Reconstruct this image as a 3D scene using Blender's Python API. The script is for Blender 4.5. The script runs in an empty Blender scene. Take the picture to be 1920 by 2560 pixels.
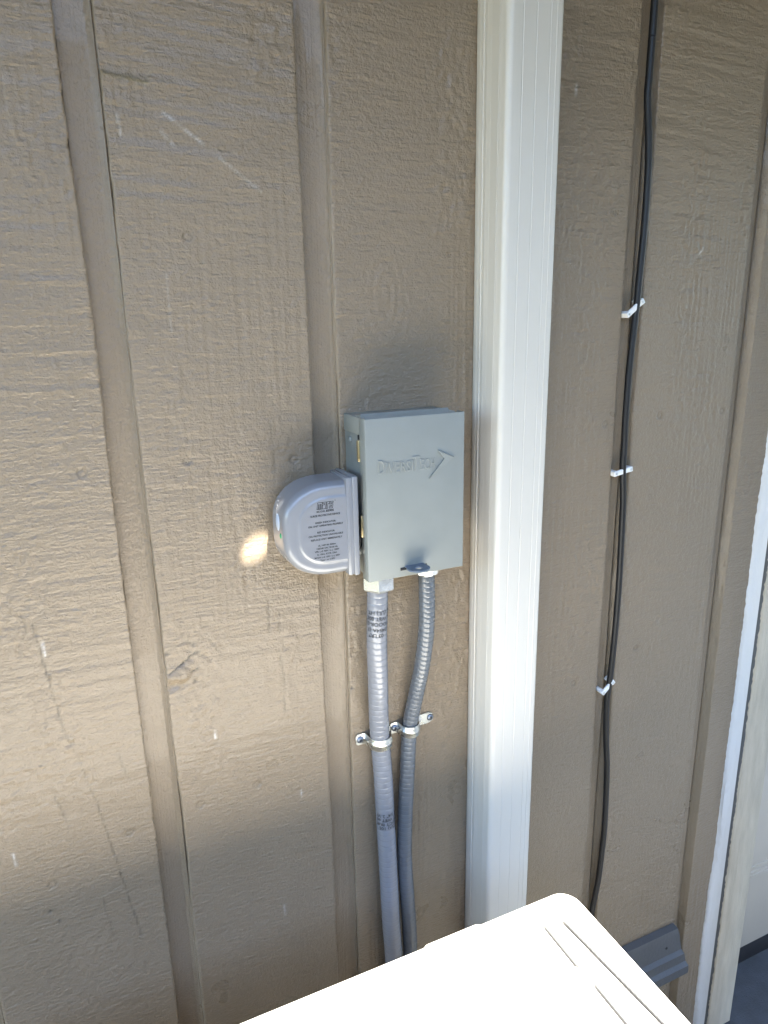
import bpy, bmesh, math, random
import numpy as np
from mathutils import Vector, Matrix
random.seed(7)
SC = bpy.context.scene
COL = SC.collection
UPZ = 1.30          # everything below is laid out round the eye height; the ground lies 1.30 m under it

# ------------------------------------------------------------------ camera
cd = bpy.data.cameras.new('camera'); cam = bpy.data.objects.new('camera', cd); COL.objects.link(cam)
cd.sensor_fit = 'VERTICAL'; cd.sensor_height = 36.0; cd.sensor_width = 27.0
cd.lens = 36.0 * 1775 / 2560
cd.clip_start = 0.02; cd.clip_end = 500
R3 = Matrix(((0.91141438, 0.12604537, -0.39170957),
             (-0.41106176, 0.23548329, -0.88066784),
             (-0.01876305, 0.96367016, 0.26643529)))
cam.matrix_world = Matrix.Translation((0, -0.709, UPZ)) @ R3.to_4x4()
SC.camera = cam
# ------------------------------------------------------------------ light
SUN = Vector((0.10, -0.60, 1.0)).normalized()
el = math.asin(SUN.z); az = math.atan2(SUN.x, SUN.y)
w = bpy.data.worlds.new('World'); SC.world = w; w.use_nodes = True
nt = w.node_tree; bg = nt.nodes['Background']
sky = nt.nodes.new('ShaderNodeTexSky'); sky.sky_type = 'NISHITA'; sky.sun_disc = False
sky.sun_elevation = el; sky.sun_rotation = az % (2 * math.pi); sky.air_density = 1.0; sky.dust_density = 0.3; sky.ozone_density = 2.0
nt.links.new(sky.outputs[0], bg.inputs[0]); bg.inputs[1].default_value = 0.150
sd = bpy.data.lights.new('sun', 'SUN'); so = bpy.data.objects.new('sun', sd); COL.objects.link(so)
sd.energy = 5.0; sd.angle = math.radians(0.5); sd.color = (1.0, 0.955, 0.88)
so.rotation_euler = SUN.to_track_quat('Z', 'Y').to_euler(); so.location = (0, -3, 6)
SC.view_settings.view_transform = 'Standard'; SC.view_settings.look = 'None'
SC.view_settings.gamma = 1.0; SC.view_settings.use_curve_mapping = False
SC.view_settings.exposure = 3.27
SC.render.engine = 'CYCLES'; SC.cycles.use_denoising = True
SC.cycles.max_bounces = 8; SC.cycles.diffuse_bounces = 6; SC.cycles.caustics_reflective = False; SC.cycles.caustics_refractive = False
SC.cycles.sample_clamp_indirect = 6.0

# ------------------------------------------------------------------ materials
def mat(name, col, rough=0.5, metal=0.0, bump=(), var=None, spec=0.5, coat=0.0):
    """bump: list of (scale3, detail, distance); var: (scale, amount) slow colour variation"""
    m = bpy.data.materials.new(name); m.use_nodes = True
    t = m.node_tree; b = t.nodes['Principled BSDF']
    b.inputs['Base Color'].default_value = (*col, 1); b.inputs['Roughness'].default_value = rough
    b.inputs['Metallic'].default_value = metal; b.inputs['Specular IOR Level'].default_value = spec
    b.inputs['Coat Weight'].default_value = coat
    tc = t.nodes.new('ShaderNodeTexCoord')
    def noise(sc, det, rough_=0.55):
        mp = t.nodes.new('ShaderNodeMapping'); mp.inputs['Scale'].default_value = sc
        t.links.new(tc.outputs['Object'], mp.inputs[0])
        n = t.nodes.new('ShaderNodeTexNoise'); n.inputs['Scale'].default_value = 1.0
        n.inputs['Detail'].default_value = det; n.inputs['Roughness'].default_value = rough_
        t.links.new(mp.outputs[0], n.inputs['Vector']); return n
    prev = None
    for sc, det, dist in bump:
        n = noise(sc, det); bp = t.nodes.new('ShaderNodeBump'); bp.inputs['Distance'].default_value = dist
        bp.inputs['Strength'].default_value = 1.0
        t.links.new(n.outputs[0], bp.inputs['Height'])
        if prev: t.links.new(prev.outputs[0], bp.inputs['Normal'])
        prev = bp
    if prev: t.links.new(prev.outputs[0], b.inputs['Normal'])
    if var:
        n = noise((var[0],) * 3 if not isinstance(var[0], tuple) else var[0], 4)
        mr = t.nodes.new('ShaderNodeMapRange'); mr.inputs[1].default_value = .3; mr.inputs[2].default_value = .7
        mr.inputs[3].default_value = 1 - var[1]; mr.inputs[4].default_value = 1 + var[1]
        t.links.new(n.outputs[0], mr.inputs[0])
        mx = t.nodes.new('ShaderNodeVectorMath'); mx.operation = 'SCALE'; mx.inputs[0].default_value = col
        t.links.new(mr.outputs[0], mx.inputs['Scale']); t.links.new(mx.outputs[0], b.inputs['Base Color'])
        rr = t.nodes.new('ShaderNodeMapRange'); rr.inputs[1].default_value = .3; rr.inputs[2].default_value = .7
        rr.inputs[3].default_value = max(rough - .08, .03); rr.inputs[4].default_value = min(rough + .08, 1)
        t.links.new(n.outputs[0], rr.inputs[0]); t.links.new(rr.outputs[0], b.inputs['Roughness'])
    return m

TAUPE = (0.232, 0.177, 0.117)
def siding_material(name, vert=False):
    m = mat(name, TAUPE, 0.34, var=(9.0, 0.04), coat=0.12,
            bump=[((420, 420, 420), 3, 0.0009), ((150, 150, 150), 2, 0.0012)] +
                 ([((420, 420, 9), 3, 0.0009)] if vert else [((60, 260, 330), 3, 0.0013)]))
    t = m.node_tree; b = t.nodes['Principled BSDF']
    src = b.inputs['Base Color'].links[0].from_socket
    at = t.nodes.new('ShaderNodeAttribute'); at.attribute_name = 'wear'; at.attribute_type = 'GEOMETRY'
    sp = t.nodes.new('ShaderNodeSeparateColor'); t.links.new(at.outputs['Color'], sp.inputs[0])
    def mixc(fac, a, colr):
        mx = t.nodes.new('ShaderNodeMix'); mx.data_type = 'RGBA'
        t.links.new(fac, mx.inputs[0]); t.links.new(a, mx.inputs[6]); mx.inputs[7].default_value = (*colr, 1)
        return mx.outputs[2]
    c = mixc(sp.outputs[0], src, (0.03, 0.025, 0.02))        # open cracks
    c = mixc(sp.outputs[1], c, (0.62, 0.60, 0.56))           # pale scuffs
    c = mixc(sp.outputs[2], c, (0.42, 0.31, 0.15))           # bare yellow wood
    t.links.new(c, b.inputs['Base Color'])
    return m
M = {}
M['siding'] = siding_material('taupe_paint_on_rough_wood')
M['groove'] = siding_material('taupe_paint_in_channel', True)
M['core'] = mat('sheathing_wood', (0.2, 0.15, 0.1), 0.8)
M['sky_blocker'] = mat('sky_blocker_tan_paint', (0.36, 0.29, 0.20), 0.7, var=(3, .08))
M['shade_eave'] = mat('shade_eave_paint', (0.16, 0.12, 0.08), 0.6, bump=[((60, 60, 8), 3, .0008)])
M['spout'] = mat('almond_enamel', (0.565, 0.53, 0.465), 0.36, bump=[((900, 900, 900), 2, .00004), ((14, 14, 1.5), 1, .0006)], var=(9, .01))
M['box'] = mat('grey_powder_coat', (0.232, 0.242, 0.222), 0.40, bump=[((700, 700, 700), 2, .00008), ((25, 25, 25), 2, .0004)], var=(40, .025))
M['boxdark'] = mat('tab_paint_with_shade', (0.10, 0.13, 0.17), 0.38, var=(60, .05))  # box paint darkened and blued, the tab's shade put into its colour
M['surge'] = mat('glossy_grey_plastic', (0.215, 0.217, 0.226), 0.27, bump=[((90, 90, 90), 2, .00025)], coat=.3)
M['ink'] = mat('black_ink', (0.012, 0.012, 0.014), 0.5)
M['fadedink'] = mat('faded_black_ink', (0.03, 0.03, 0.033), 0.5)
M['brass'] = mat('yellow_zinc', (0.62, 0.50, 0.28), 0.3, metal=.9)
M['zinc'] = mat('galvanised_steel', (0.66, 0.68, 0.67), 0.30, metal=1.0, bump=[((260, 260, 260), 3, .00025)], var=(120, .08))
M['nut'] = mat('bright_zinc_casting', (0.80, 0.82, 0.80), 0.22, metal=.85, bump=[((120, 120, 120), 3, .0002)])
M['screw'] = mat('grey_steel_screw', (0.22, 0.25, 0.30), 0.35, metal=.8)
M['hole'] = mat('dark_recess', (0.01, 0.01, 0.012), 0.8)
M['pvc'] = mat('light_grey_pvc_jacket', (0.20, 0.205, 0.22), 0.25, bump=[((160, 160, 160), 2, .0002)], coat=.4)
M['pvcdark'] = mat('grey_pvc_jacket', (0.105, 0.115, 0.125), 0.24, bump=[((160, 160, 160), 2, .0002)], coat=.4)
M['cable'] = mat('black_cable_jacket', (0.008, 0.008, 0.009), 0.45, bump=[((200, 200, 60), 2, .0003)])
M['clip'] = mat('white_plastic', (0.80, 0.80, 0.78), 0.35)
M['ac'] = mat('ivory_enamel', (0.78, 0.765, 0.70), 0.34, bump=[((800, 800, 800), 2, .00005)], var=(14, .012))
M['actop'] = mat('ivory_enamel_with_painted_crease_shade', (0.78, 0.765, 0.70), 0.34, bump=[((800, 800, 800), 2, .00005)], var=(14, .012))  # shade lines of the creases are painted into the colour
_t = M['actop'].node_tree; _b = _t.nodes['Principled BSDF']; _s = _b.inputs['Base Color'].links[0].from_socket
_a = _t.nodes.new('ShaderNodeAttribute'); _a.attribute_name = 'crease_shade'; _m = _t.nodes.new('ShaderNodeMix'); _m.data_type = 'RGBA'
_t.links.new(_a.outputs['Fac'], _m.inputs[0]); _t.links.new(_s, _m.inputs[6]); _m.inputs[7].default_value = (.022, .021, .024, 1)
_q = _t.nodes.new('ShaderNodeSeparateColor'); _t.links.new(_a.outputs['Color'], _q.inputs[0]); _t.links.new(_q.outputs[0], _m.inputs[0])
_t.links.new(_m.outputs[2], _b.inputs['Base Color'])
M['acdark'] = mat('dark_condenser_fins', (0.03, 0.03, 0.032), 0.6)
M['speck'] = mat('dry_dirt', (0.10, 0.085, 0.06), 0.9)
M['trim'] = mat('cream_trim_paint', (0.46, 0.40, 0.305), 0.55, bump=[((500, 500, 12), 4, .0014), ((180, 180, 180), 2, .0003)], var=((60, 60, 12), .16))
M['caulk'] = mat('white_caulk', (0.62, 0.61, 0.59), 0.45, bump=[((260, 260, 90), 3, .0006)])
M['gap'] = mat('dark_grey_strip', (0.10, 0.10, 0.10), 0.6, bump=[((300, 300, 60), 3, .0008)])  # plain dark grey for the strip beside the trim board
M['door'] = mat('cream_door_enamel', (0.52, 0.46, 0.37), 0.42, bump=[((420, 420, 60), 3, .0003)], var=(20, .02))
M['rubber'] = mat('black_rubber', (0.02, 0.02, 0.022), 0.6)
M['drive'] = mat('dark_asphalt', (0.055, 0.061, 0.070), 0.85, bump=[((300, 300, 300), 4, .002)], var=(30, .25))
M['ground'] = mat('dry_olive_ground', (0.045, 0.043, 0.024), 0.85, bump=[((200, 200, 200), 4, .002)], var=(3, .12))
M['pad'] = mat('grey_pad', (0.22, 0.22, 0.21), 0.9, bump=[((200, 200, 200), 4, .001)])
M['lens'] = mat('clear_indicator_lens', (0.42, 0.48, 0.56), 0.12, coat=.5)
M['green'] = mat('green_indicator', (0.03, 0.30, 0.12), 0.2)
M['dark'] = mat('dark_slate_moulding', (0.075, 0.077, 0.08), 0.5, bump=[((200, 200, 200), 2, .0005)], var=(40, .1))  # even dark slate tone for the low moulding
M['roof'] = mat('brown_shingle', (0.08, 0.06, 0.05), 0.9, bump=[((60, 60, 60), 4, .003)])

# ------------------------------------------------------------------ builders
def empty(name, label, cat, loc, group=None):
    o = bpy.data.objects.new(name, None); COL.objects.link(o); o.location = loc
    o.empty_display_size = .05; o['label'] = label; o['category'] = cat
    if group: o['group'] = group
    return o
def place(o, parent):
    COL.objects.link(o)
    if parent is not None:
        o.parent = parent
def wloc(o):
    v = Vector((0, 0, 0))
    while o is not None:
        v += Vector(o.location); o = o.parent
    return v
def meshobj(name, verts, faces, material, parent=None, smooth=False, auto=None):
    """verts in world coordinates; stored relative to the parent"""
    me = bpy.data.meshes.new(name)
    off = wloc(parent)
    V = np.asarray(verts, dtype=np.float32) - np.array(off, dtype=np.float32)
    if isinstance(faces, np.ndarray):
        me.vertices.add(len(V)); me.vertices.foreach_set('co', V.ravel())
        n, k = faces.shape
        me.loops.add(n * k); me.loops.foreach_set('vertex_index', faces.ravel().astype(np.int32))
        me.polygons.add(n); me.polygons.foreach_set('loop_start', np.arange(0, n * k, k, dtype=np.int32))
        me.update(calc_edges=True)
    else:
        me.from_pydata([tuple(map(float, v)) for v in V], [], faces)
    if smooth: me.polygons.foreach_set('use_smooth', [True] * len(me.polygons))
    mats = material if isinstance(material, (list, tuple)) else [material]
    for m in mats: me.materials.append(m)
    me.validate(); me.update()
    if auto is not None:
        me.polygons.foreach_set('use_smooth', [True] * len(me.polygons)); me.set_sharp_from_angle(angle=math.radians(auto))
    o = bpy.data.objects.new(name, me); place(o, parent); return o
class MB:
    def __init__(s): s.v = []; s.f = []
    def add(s, verts, faces):
        b = len(s.v); s.v += [tuple(v) for v in verts]; s.f += [tuple(i + b for i in f) for f in faces]; return s
    def box(s, x0, x1, y0, y1, z0, z1, bev=0.0, seg=2, rot=None, piv=None):
        bm = bmesh.new(); bmesh.ops.create_cube(bm, size=1)
        for v in bm.verts: v.co = Vector(((x0 + x1) / 2 + v.co.x * abs(x1 - x0), (y0 + y1) / 2 + v.co.y * abs(y1 - y0), (z0 + z1) / 2 + v.co.z * abs(z1 - z0)))
        if bev > 0: bmesh.ops.bevel(bm, geom=bm.edges[:], offset=bev, segments=seg, affect='EDGES', profile=.5)
        if rot is not None:
            p = Vector(piv)
            for v in bm.verts: v.co = p + rot @ (v.co - p)
        s.take(bm); return s
    def take(s, bm):
        bm.verts.ensure_lookup_table(); bm.verts.index_update()
        s.add([v.co[:] for v in bm.verts], [[v.index for v in f.verts] for f in bm.faces]); bm.free()
    def rings(s, rings, cap=True, closed=True):
        n = len(rings[0]); V = [p for r in rings for p in r]; F = []
        for i in range(len(rings) - 1):
            for j in range(n if closed else n - 1):
                k = (j + 1) % n; F.append((i * n + j, i * n + k, (i + 1) * n + k, (i + 1) * n + j))
        if cap:
            F.append(tuple(range(n))[::-1]); F.append(tuple((len(rings) - 1) * n + j for j in range(n)))
        return s.add(V, F)
    def lathe(s, prof, c, axis='z', n=24, ang0=0.0):
        rr = []
        for r, h in prof:
            ring = []
            for j in range(n):
                a = ang0 + 2 * math.pi * j / n; u, v = r * math.cos(a), r * math.sin(a)
                ring.append({'z': (c[0] + u, c[1] + v, c[2] + h), 'y': (c[0] + u, c[1] + h, c[2] + v), 'x': (c[0] + h, c[1] + u, c[2] + v)}[axis])
            rr.append(ring)
        return s.rings(rr)
    def build(s, name, material, parent=None, smooth=None, auto=35):
        return meshobj(name, s.v, s.f, material, parent, auto=auto)
def catmull(pts, step):
    P = [np.array(p, float) for p in pts]; P = [2 * P[0] - P[1]] + P + [2 * P[-1] - P[-2]]
    out = []
    for i in range(1, len(P) - 2):
        n = max(2, int(np.linalg.norm(P[i + 1] - P[i]) / step))
        for k in range(n):
            t = k / n
            out.append(.5 * ((2 * P[i]) + (P[i + 1] - P[i - 1]) * t + (2 * P[i - 1] - 5 * P[i] + 4 * P[i + 1] - P[i + 2]) * t * t + (3 * P[i] - P[i - 1] - 3 * P[i + 1] + P[i + 2]) * t ** 3))
    out.append(P[-2]); return np.array(out)
def frames(path):
    T = np.gradient(path, axis=0); T /= np.linalg.norm(T, axis=1)[:, None]
    X = np.array([1., 0, 0]) - T * T[:, :1]; X /= np.linalg.norm(X, axis=1)[:, None]
    Y = np.cross(T, X); return T, X, Y
def tube(path, rad, n=16):
    T, X, Y = frames(path); m = len(path)
    rad = np.broadcast_to(np.asarray(rad, float), (m,))
    a = np.arange(n) * 2 * math.pi / n
    V = path[:, None, :] + rad[:, None, None] * (X[:, None, :] * np.cos(a)[None, :, None] + Y[:, None, :] * np.sin(a)[None, :, None])
    V = V.reshape(-1, 3)
    i = np.arange(m - 1)[:, None] * n; j = np.arange(n)[None, :]; k = (j + 1) % n
    F = np.stack([i + j, i + k, i + n + k, i + n + j], -1).reshape(-1, 4)
    return V, F
def poly_text(txt, size, bold=0.0, shear=0.0, sx=1.0, extrude=0.0, bevel=0.0, align='CENTER'):
    cu = bpy.data.curves.new('lettering', 'FONT'); cu.body = txt; cu.size = size; cu.align_x = align
    cu.offset = bold; cu.space_character = 1.10 if extrude > .0005 else 1.0; cu.shear = shear; cu.extrude = extrude; cu.bevel_depth = bevel; cu.bevel_resolution = 1; cu.resolution_u = 3
    ob = bpy.data.objects.new('lettering', cu); COL.objects.link(ob)
    dg = bpy.context.evaluated_depsgraph_get(); dg.update()
    me = bpy.data.meshes.new_from_object(ob.evaluated_get(dg))
    V = np.array([v.co[:] for v in me.vertices]); F = [tuple(p.vertices) for p in me.polygons]
    bpy.data.objects.remove(ob); bpy.data.curves.remove(cu); bpy.data.meshes.remove(me)
    V[:, 0] *= sx; return V, F
def text_on_wallplane(mb, txt, x, z, y, size, width=None, bold=0.0, slope=0.0, **k):
    V, F = poly_text(txt, size, bold, **k)
    if width:
        cw = V[:, 0].max() - V[:, 0].min(); V[:, 0] *= width / cw
    mid = (V[:, 0].max() + V[:, 0].min()) / 2
    mb.add([(x + v[0] - mid, y - v[2], z + v[1] + slope * (v[0] - mid)) for v in V], F)

# ------------------------------------------------------------------ value noise
def vn(x, z, seed):
    r = np.random.RandomState(int(seed) % 99991); G = r.rand(256, 256)
    xi = np.floor(x).astype(int); zi = np.floor(z).astype(int); fx = x - xi; fz = z - zi
    fx = fx * fx * (3 - 2 * fx); fz = fz * fz * (3 - 2 * fz)
    a = G[xi % 256, zi % 256]; b = G[(xi + 1) % 256, zi % 256]; c = G[xi % 256, (zi + 1) % 256]; d = G[(xi + 1) % 256, (zi + 1) % 256]
    return (a * (1 - fx) + b * fx) * (1 - fz) + (c * (1 - fx) + d * fx) * fz - .5
def sstep(a, b, x):
    t = np.clip((x - a) / (b - a), 0, 1); return t * t * (3 - 2 * t)
def segdist(x, z, p, q):
    p = np.array(p); q = np.array(q); d = q - p; t = np.clip(((x - p[0]) * d[0] + (z - p[1]) * d[1]) / (d @ d), 0, 1)
    return np.hypot(x - p[0] - t * d[0], z - p[1] - t * d[1]), t

# ------------------------------------------------------------------ setting: ground
def sheet(name, x0, x1, y0, y1, z, m):
    o = meshobj(name, [(x0, y0, z), (x1, y0, z), (x1, y1, z), (x0, y1, z)], [(0, 1, 2, 3)], m); o['kind'] = 'structure'; return o
GZ = -1.30
sheet('ground', -200, 200, -200, 200, GZ, M['ground'])
sheet('driveway', 0.92, 4.2, -9, 3, GZ + .004, M['drive'])

# unseen house block added to keep low sky off the wall
nh = empty('sky_blocker_house', 'plain tan house block added out of view to block low sky', 'house', (1, -4.4, GZ))
for k in range(12):
    MB().box(-6, 9, -3.62, -3.60 , GZ + .10 + k * .20, GZ + .297 + k * .20, .004).build('sky_blocker_course', M['sky_blocker'], nh)
MB().box(-6.02, 9.02, -5.4, -3.625, GZ, GZ + 2.55).build('wall', M['sky_blocker'], nh)  # body of the added house block
MB().box(-6.3, 9.3, -5.6, -3.50, GZ + 2.55, GZ + 2.63, .01).build('roof', M['roof'], nh)  # top of the added house block
# ------------------------------------------------------------------ the siding wall
wall = empty('house_wall', 'taupe painted rough wood siding wall with vertical channels between its boards', 'wall', (0, 0, GZ))
ZT = 0.70
PITCH = 0.20365
GR = [0.0625 + PITCH * k for k in range(-9, 5)]     # right edge of every channel
CH = 0.0300                                          # channel width
DEP = 0.0095
cracks = [((-.0542, -.277), (-.0415, -.397), .8), ((-.0415, -.397), (-.030, -.44), .4), ((-.0300, -.445), (-.0211, -.489), .5), ((-.0211, -.489), (.0047, -.673), .8), ((-.0597, -.4665), (-.052, -.50), .6),
          ((-.0639, -.2607), (-.060, -.285), .5), ((.1753, -.2955), (.1743, -.333), .8), ((.1865, -.3117), (.186, -.335), .8), ((.1847, -.3645), (.1885, -.3952), .8),
          ((.1885, -.395), (.1861, -.4353), .5), ((.108, -.325), (.120, -.347), .6), ((.005, -.43), (.012, -.47), .4),
          ((.3602, -.3667), (.3560, -.43), .35), ((.3500, -.36), (.3460, -.42), .35), ((.3650, -.60), (.3640, -.70), .35), ((.357, -.62), (.3565, -.72), .3),
          ((.0655, -.3585), (.0800, -.3490), 1.7), ((.0800, -.3490), (.0930, -.3400), 1.4), ((.088, -.362), (.0955, -.3585), 1.4), ((.066, -.332), (.087, -.325), .5), ((.087, -.325), (.090, -.330), .5), ((.095, -.346), (.104, -.343), .5),
          ((.190, -.10), (.192, -.155), .5), ((-.03, -.60), (-.024, -.66), .4)]
scuffs = [((.1115, .1750), (.1445, .1520), .42), ((.1560, .1430), (.1950, .1150), .28), ((.108, .160), (.118, .149), .3),
          ((.0725, .170), (.0735, .155), .4), ((.1010, .040), (.1005, -.010), .12), ((.106, -.437), (.1065, -.447), .8), ((-.048, -.297), (-.0475, -.312), .7),
          ((.763, .068), (.768, .076), .8), ((.556, .23), (.5565, .24), .6), ((.20, -.545), (.2005, -.555), .5), ((-.105, -.52), (-.104, -.535), .5), ((.17, -.70), (.171, -.715), .35)]
dimples = [(.1047, -.1337), (.213, -.1435), (.0073, -.1362), (.7186, -.134), (.8324, -.1362), (.6269, -.1386), (.1235, .074), (.148, -.52), (.083, -.525), (.006, -.535), (-.075, -.57), (.52, -.44), (.71, -.47), (.60, -.50)]
pits = [(-.081, -.602), (-.074, -.618), (.0925, -.3305), (.0905, -.3725), (.0645, -.335), (.0950, -.340), (.83, -.86), (.2690, -.425), (.378, -.32)]
def relief(x, z, bi):
    s = 10 * bi + 3
    zt = z + x * (0.02 + .05 * math.sin(bi * 2.1)) 
    warp = vn(x / .09, z / .07, s) * .004
    rip = vn(x / .11 + 7 * bi, (zt + warp) / .0058, s + 1)
    rip2 = vn(x / .03, (zt + warp) / .0033, s + 2)
    m1 = sstep(-.15, .25, vn(x / .12, z / .16, s + 3)); m2 = sstep(.0, .3, vn(x / .05, z / .12, s + 4)); m3 = sstep(.05, .35, vn(x / .07, z / .25, s + 5))
    calm = 1 - .85 * sstep(-.42, -.56, z)
    h = .00036 * rip * (.45 + .55 * m1) * calm + .00016 * rip2 * calm
    worm = vn(x / .0034 + 3 * vn(x / .01, z / .02, s + 6), z / .0075 + 2 * vn(x / .02, z / .015, s + 7), s + 8)
    h += .00058 * worm * m2 * (.35 + .65 * calm)
    h += .00040 * vn(x / .0026, z / .09, s + 9) * m3
    return 2.5 * h + .0012 * vn(x / .09, z / .30, s + 10)
def board_face(x, z, bi):
    h = relief(x, z, bi); W = np.zeros(x.shape + (3,))
    for p, q, a in cracks:
        d, t = segdist(x + vn(z / .006, x * 0, 77) * .0012, z, p, q); m = np.exp(-(d / .00085) ** 2) * a * (.55 + .9 * np.clip(vn(z / .004 + x / .004, x * 0, 78) + .5, 0, 1))
        h -= .0008 * m; W[..., 0] = np.maximum(W[..., 0], np.clip(m * .55, 0, 1))
    for p, q, a in scuffs:
        d, t = segdist(x, z, p, q); m = np.exp(-(d / .0011) ** 2) * a * np.clip(.9 + 1.6 * vn(x / .0022, z / .0022, 79), 0, 1)
        W[..., 1] = np.maximum(W[..., 1], np.clip(m, 0, 1))
    for cx, cz in dimples:
        d = np.hypot(x - cx, z - cz); h -= .0013 * np.exp(-((d - .0038) / .0009) ** 2) + .0006 * (d < .0036); W[..., 0] = np.maximum(W[..., 0], .30 * np.exp(-((d - .0040) / .0008) ** 2))
    for cx, cz in pits:
        d = np.hypot(x - cx, (z - cz) * .8); m = np.exp(-(d / .0016) ** 2); h -= .0012 * m; W[..., 0] = np.maximum(W[..., 0], .8 * m)
    if bi == 1:      # torn patch high up and the big knot beside the channel
        u = (x - .0630) / .0400; zl = .2010 - .004 * u + .0012 * vn(x / .004, x * 0, 80)
        m = (1 - sstep(.94, 1.0, u)) * sstep(0, .0012, z - zl) * (1 - sstep(.018, .030, z - zl)); h -= .0016 * m
        e = np.exp(-((z - zl) / .0013) ** 2) * (1 - sstep(.95, 1.0, u)) * np.clip(.7 + vn(x / .003, z / .003, 81), 0, 1)
        W[..., 2] = np.maximum(W[..., 2], .75 * e)
        kx, kz = .0700, -.3630; d = np.hypot((x - kx) / 1.35, z - kz)
        h += .0034 * np.exp(-(np.hypot((x - .074) / 1.6, z + .3615) / .0075) ** 2)
        h -= .0036 * np.exp(-(np.hypot((x - .069) / 2.0, z + .3735) / .0042) ** 2)
        h += .00035 * np.sin(d / .0013 + 2 * vn(x / .01, z / .01, 82)) * np.exp(-(d / .035) ** 2)
    if bi == 2:
        d = np.hypot((x - .322) * 1.2, (z - .02) * .5); h += .00030 * np.sin(d / .0016) * np.exp(-(d / .03) ** 2)
        d = np.hypot((x - .345) * 1.2, (z + .33)); h += .0003 * np.sin(d / .002) * np.exp(-(d / .03) ** 2)
    if bi == 4:
        d = np.hypot((x - .80) * 1.3, (z + .52) * .6); h += .00022 * np.sin(d / .002) * np.exp(-(d / .03) ** 2)
    if bi == 0:
        d = np.hypot((x + .02) * 1.2, (z + .68) * .6); h += .0003 * np.sin(d / .0022) * np.exp(-(d / .05) ** 2)
    return h, W
for k in range(len(GR)):
    g = GR[k]; bi = k - 8
    xr = (GR[k] + PITCH - CH) if k < len(GR) - 1 else 0.9500
    fine = bi >= -1
    zs = np.concatenate([np.arange(GZ, -1.001, .006 if bi < 3 else .0017), np.arange(-1.0 if True else 0, .46, .0017), np.arange(.46, ZT + .001, .02)]) if fine else np.arange(GZ, ZT + .01, .02)
    xs0 = [g - CH - .0005, g - CH * .78, g - CH * .58]; ys0 = [DEP, DEP, DEP]
    for t in np.linspace(.08, 1, 10):
        a = t * math.pi / 2; xs0.append(g - .0130 + .0130 * math.sin(a)); ys0.append(DEP * math.cos(a) ** .8)
    if bi >= 3: xs0 = xs0[:5] + [g - .0112, g - .0096, g - .0084, g - .0080, g - .0060, g - .0040, g - .0012, g - .0001]; ys0 = ys0[:5] + [DEP, DEP, DEP, .0185, .0185, .0185, .0185, .0008]
    else: xs0 = xs0[:-2] + [g - .0024, g - .0019, g - .0010, g - .0001]; ys0 = ys0[:-2] + [.0036, .0085, .0085, .0008]
    nf = int((xr - g) / (.0017 if fine else .02))
    xf = np.linspace(g + .0012, xr - .0022, nf)
    xe = [xr - .0010, xr - .0003, xr]; ye = [.0002, .0009, .0024]
    cols_x = np.concatenate([xs0, xf, xe, [xr]]); cols_y = np.concatenate([ys0, np.zeros(nf), ye, [DEP + .004]])
    X, Z = np.meshgrid(cols_x, zs); Y = np.broadcast_to(cols_y, X.shape).copy()
    nz = len(zs); n0 = len(xs0)
    H, W = board_face(X, Z, bi)
    fade = np.ones(len(cols_x)); fade[:n0] = 0; fade[-1] = 0; fade[-4:-1] = .5
    Y -= H * fade
    W[:, :n0] = 0
    # vertical grain in the cove, ragged long edges
    gv = vn(X / .0010, Z / .5, 300 + bi) * .0013 + vn(X / .004, Z / .6, 301 + bi) * .0008
    Y[:, 2:n0 - 1] -= gv[:, 2:n0 - 1]
    jl = vn(zs / .018, zs * 0, 310 + bi) * .0007 + vn(zs / .14, zs * 0, 311 + bi) * .0022
    X[:, n0 - 3:n0 + 1] += jl[:, None]
    jr = vn(zs / .005, zs * 0, 320 + bi) * .0009 + vn(zs / .16, zs * 0, 321 + bi) * .0026 + np.minimum(0, vn(zs / .012, zs * 0, 322 + bi) + .30) * .004
    X[:, -4:] += jr[:, None]
    X[:, -5] += jr * .6
    nx = X.shape[1]
    V = np.stack([X, Y, Z], -1).reshape(-1, 3)
    i = np.arange(nz - 1)[:, None] * nx; j = np.arange(nx - 1)[None, :]
    F = np.stack([i + j, i + j + 1, i + nx + j + 1, i + nx + j], -1).reshape(-1, 4)
    o = meshobj('siding_board', V, F, [M['siding'], M['groove']], wall, smooth=True)
    mi = np.zeros((nz - 1, nx - 1), dtype=np.int32); mi[:, :n0 - 1] = 1
    o.data.polygons.foreach_set('material_index', mi.ravel())
    ca = o.data.color_attributes.new('wear', 'FLOAT_COLOR', 'POINT')
    ca.data.foreach_set('color', np.concatenate([W.reshape(-1, 3), np.ones((W[..., 0].size, 1))], 1).astype(np.float32).ravel())
MB().box(-1.86, .955, .0200, .14, GZ, ZT).build('sheathing', M['core'], wall)
# unseen eave board sized to shade the wall; hole added to cast a sun spot
EO = 0.972; hx, hy = .166 + .10 * (ZT + .240), -.60 * (ZT + .240)
hole = []
for a in range(12):
    t = 2 * math.pi * a / 12; sa, sb = .0200 * math.cos(t), .0140 * math.sin(t)
    ca_, sb_ = .70, .71
    oa, ob_ = sa * ca_ - sb * sb_, sa * sb_ + sb * ca_      # wanted offsets on the wall
    hole.append((hx + oa - .10 * ob_, hy + .60 * ob_))
outer = []
bx0, bx1, by0, by1 = -1.9, .70, -EO, .30
for (x, y) in hole:
    dx, dy = x - hx, y - hy
    s = min(((bx1 - hx) / dx if dx > 0 else (bx0 - hx) / dx) if abs(dx) > 1e-6 else 1e9, ((by1 - hy) / dy if dy > 0 else (by0 - hy) / dy) if abs(dy) > 1e-6 else 1e9)
    outer.append([hx + dx * s, hy + dy * s])
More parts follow.
